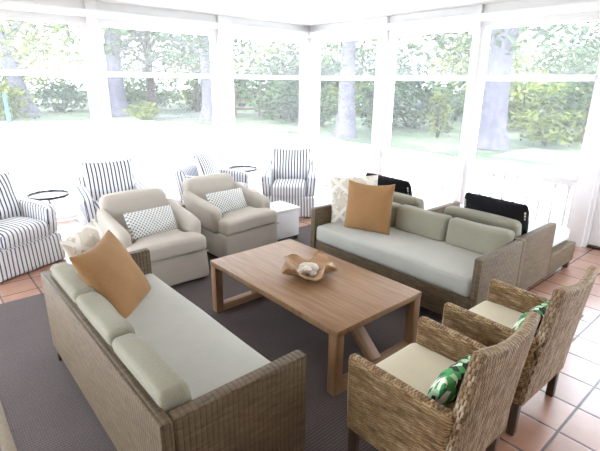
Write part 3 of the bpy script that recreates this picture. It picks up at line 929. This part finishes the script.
# the big trunks that can be told apart
tree('broad flaring oak trunk seen through the right-hand window beside its left post', 16.0, 7.9, 5.2, .50, (4.6, 4.6, 1.7), MT['leaf_b'], MT['bark'], 11, 1700, .2, 4.7, flare=1.5)
tree('pale thick trunk seen in the narrow window right of the corner post', 14.2, 13.4, 5.4, .40, (3.6, 3.6, 1.5), MT['leaf_a'], MT['bark'], 12, 1100, .2, 4.7, flare=1.35)
tree('stout pale trunk seen at the left of the second back window', 10.8, 30.5, 6, .58, (4.5, 4.5, 2.4), MT['leaf_a'], MT['bark'], 13, 1300, .26, 6.0, flare=1.2)
tree('thin dark trunk in the middle of the second back window', 13.4, 31.2, 6, .32, (3.8, 3.8, 2.4), MT['leaf_b'], MT['bark_brown'], 14, 1400, .26, 5.8)
tree('grey trunk cut by the right edge of the second back window', 13.6, 23.9, 5.4, .38, (3.2, 3.2, 1.8), MT['leaf_b'], MT['bark'], 15, 1300, .22, 4.9, flare=1.8)
tree('leaning pale trunk seen through the leftmost window', 6.2, 33.5, 6, .5, (5, 5, 2.6), MT['leaf_c'], MT['bark'], 16, 1400, .28, 5.8, lean=(-1.2, 0))
tree('slim branching tree on the right of the right-hand window', 21.0, 6.6, 3.6, .10, (2.6, 2.6, 1.7), MT['leaf_a'], MT['bark_brown'], 17, 1300, .14, 3.0, lean=(.3, -.8))
tree('forked small tree in the second back window, right of the thin trunk', 17.4, 32.0, 4.0, .16, (2.4, 2.4, 1.6), MT['leaf_c'], MT['bark_brown'], 18, 900, .2, 3.6)
# trees farther away form the screen of green
far = [(2, 40, 3.6), (-4, 34, 3.2), (8, 45, 4.2), (15, 42, 4), (21, 39, 3.8), (24, 33, 3.4), (29, 30, 3.8), (33, 25, 3.8), (36, 19, 4), (36, 12, 3.6), (38, 6, 3.8), (34, 1, 3.4), (32, -6, 3.4),
       (26, 24, 2.8), (29, 15.5, 3.0), (31, 10.5, 2.8), (22, 26, 2.6)]
names = ['at the far left beyond the leftmost window', 'left of everything, mostly outside the leftmost window', 'behind the post left of the second back window', 'behind the thin trunk of the second back window',
         'behind the grey trunk of the second back window', 'behind the left half of the narrow back window', 'behind the right half of the narrow back window', 'behind the corner post',
         'behind the pale trunk of the narrow right window', 'behind the middle right-hand window, to its left', 'behind the big oak trunk', 'beyond the right part of the right-hand window', 'beyond the thick right post',
         'low behind the corner post', 'low and dense in the left of the middle right-hand window', 'low and dense in the right of the middle right-hand window', 'low behind the timber fence']
for k, ((x, y, rr), nm) in enumerate(zip(far, names)):
    tree('distant bushy tree ' + nm, x, y, 4.2, .22, (rr, rr, 2.7), (MT['leaf_a'], MT['leaf_b'], MT['leaf_c'])[k % 3], MT['bark_brown'], 40+k, 1500, .26, 2.1 + .5*(k % 3), group='distant trees beyond the lawn')
shrub('yellow-green conical shrub in the middle right-hand window', 17.3, 10.9, .55, .55, 1.0, MT['leaf_c'], 61, 700, .10)
shrub('dark leafy shrub at the left of the middle right-hand window', 16.3, 13.2, .9, .9, 1.3, MT['leaf_b'], 62, 900, .12)
shrub('dark shrub at the right of the narrow back window', 17.2, 20.5, 1.1, 1.1, 1.2, MT['leaf_b'], 63, 900, .14)
shrub('green shrub left of the pale trunk in the narrow right window', 16.8, 17.6, .9, .9, 1.0, MT['leaf_a'], 64, 700, .13)
shrub('green shrub right of the pale trunk in the narrow right window', 18.8, 15.4, .9, .9, 1.1, MT['leaf_a'], 65, 700, .13)
shrub('low pale shrub at the foot of the big oak trunk', 18.2, 6.8, 1.2, 1.2, .7, MT['leaf_c'], 66, 700, .12)
shrub('low green shrub in the centre of the right-hand window', 21.5, 7.6, 1.5, 1.5, 1.0, MT['leaf_a'], 67, 900, .14)
shrub('rounded green shrub below the leaning trunk in the leftmost window', 4.5, 31, 1.6, 1.3, 1.1, MT['leaf_c'], 68, 900, .16)
shrub('spiky pale shrub beside the stout trunk in the second back window', 10.6, 26.0, .7, .7, .5, MT['leaf_c'], 69, 500, .14)
# undergrowth
r_ = random.Random(5)
src = None
for k in range(16):
    a = math.radians(-12 + 104*(k+.5)/16 + r_.uniform(-1.5, 1.5)); d = r_.uniform(25, 33) if a < math.radians(52) else r_.uniform(37, 41)
    x, y = d*math.cos(a), d*math.sin(a)
    sc_ = r_.uniform(.8, 1.3)
    if k < 3:
        o = shrub('leafy shrub in the distant undergrowth beyond the lawn', x, y, 2.0, 2.0, 1.1, MT[('leaf_a', 'leaf_b', 'leaf_c')[k]], 90+k, 1100, .18, 'shrubs in the distant undergrowth')
        src = (src or []) + [o]
    else:
        o = dup(src[k % 3], (x, y, GZ), r_.uniform(0, 6), 'leafy shrub in the distant undergrowth beyond the lawn')
    o.scale = (sc_, sc_, sc_)
# fence, kerb, blue post, cars
t = thing('timber_fence', 'red-brown post and rail fence seen through the narrow back window', 'fence', (17.0, 26.2, GZ), R(-38))
for k in range(5): MB().box(k*1.6-.06, k*1.6+.06, -.06, .06, 0, 1.7 if k < 2 else 1.2, .01).build('post', MT['fence'], t)
for z in (.45, .95): MB().box(-.3, 6.7, -.09, -.06, z, z+.09, .006).build('rail', MT['fence'], t)
tag(MB().box(-2.5, 2.5, -.1, .1, -.05, .16, .03).build('kerb', MT['rock'], None, (14.2, 26.8, GZ), (0, 0, R(-20))), 'long grey kerb on the lawn in the second back window', 'kerb')
tag(MB().tube([(0, 0, -.05), (0, 0, 1.5)], .09, 10).build('post', MT['blue'], None, (4.2, 28.0, GZ)), 'blue post on the lawn in the leftmost window', 'post')
def car(label, loc, rz):
    t = thing('car', label, 'car', loc, rz, 'parked cars far beyond the lawn')
    def sh_(x, y, z): return (x, y*(1-.12*max(0, (z-.9)/.5)), z)
    MB().rbox((0, 0, .62), (4.3, 1.75, .62), .2, 3, (4, 2, 2)).build('body', MT['car'], t, angle=60)
    def cab(x, y, z):
        f = max(0, (z-.85)/.55); return (x*(1-.28*f), y*(1-.14*f), z)
    MB().rbox((-.2, 0, 1.12), (2.5, 1.6, .6), .12, 3, (3, 2, 3), deform=cab).build('cabin', MT['carglass'], t, angle=60)
    for x in (-1.35, 1.35):
        for s in (-1, 1):
            MB().lathe([(.001, -.1), (.32, -.1), (.32, .1), (.001, .1)], 20, M=Matrix.Translation((x, s*.8, .32)) @ Matrix.Rotation(PI/2, 4, 'X')).build('wheel', MT['rubber'], t)
    return t
ca = car('dark blue-grey parked car, left one of two seen through the middle right-hand window', (31.5, 19.6, GZ), R(-55))
dup(ca, (33.2, 16.4, GZ), R(-55), 'dark blue-grey parked car, right one of two seen through the middle right-hand window')

# ------------------------------------------------------------------ light
wd = bpy.data.worlds.new('World'); bpy.context.scene.world = wd; wd.use_nodes = True
bg = wd.node_tree.nodes['Background']; bg.inputs[0].default_value = (.80, .88, 1.0, 1); bg.inputs[1].default_value = 3.0
sl = bpy.data.lights.new('sun', 'SUN'); sl.energy = 2.2; sl.angle = .01; sl.color = (1, .95, .86)
so = bpy.data.objects.new('sun', sl); C.objects.link(so)
so.rotation_euler = Vector((.55, .45, -1.0)).to_track_quat('-Z', 'Y').to_euler()

# ------------------------------------------------------------------ camera
f_px, yaw, pitch, roll = 447.926, R(41.0753), R(17.6858), R(.6165)
Fv = Vector((math.sin(yaw)*math.cos(pitch), math.cos(yaw)*math.cos(pitch), -math.sin(pitch)))
Rv = Vector((math.cos(yaw), -math.sin(yaw), 0)); Uv = Rv.cross(Fv)
R2 = Rv*math.cos(roll)+Uv*math.sin(roll); U2 = -Rv*math.sin(roll)+Uv*math.cos(roll)
cam = bpy.data.cameras.new('camera'); co = bpy.data.objects.new('camera', cam); C.objects.link(co)
cam.sensor_width = 36; cam.sensor_fit = 'HORIZONTAL'; cam.lens = 36*f_px/600; cam.clip_end = 400
Mx = Matrix((R2, U2, -Fv)).transposed().to_4x4(); Mx.translation = (0, 0, 1.8)
co.matrix_world = Mx
sc = bpy.context.scene; sc.camera = co
sc.view_settings.view_transform = 'Standard'; sc.view_settings.look = 'None'
sc.view_settings.gamma = 1; sc.view_settings.use_curve_mapping = False
sc.view_settings.exposure = 1.72
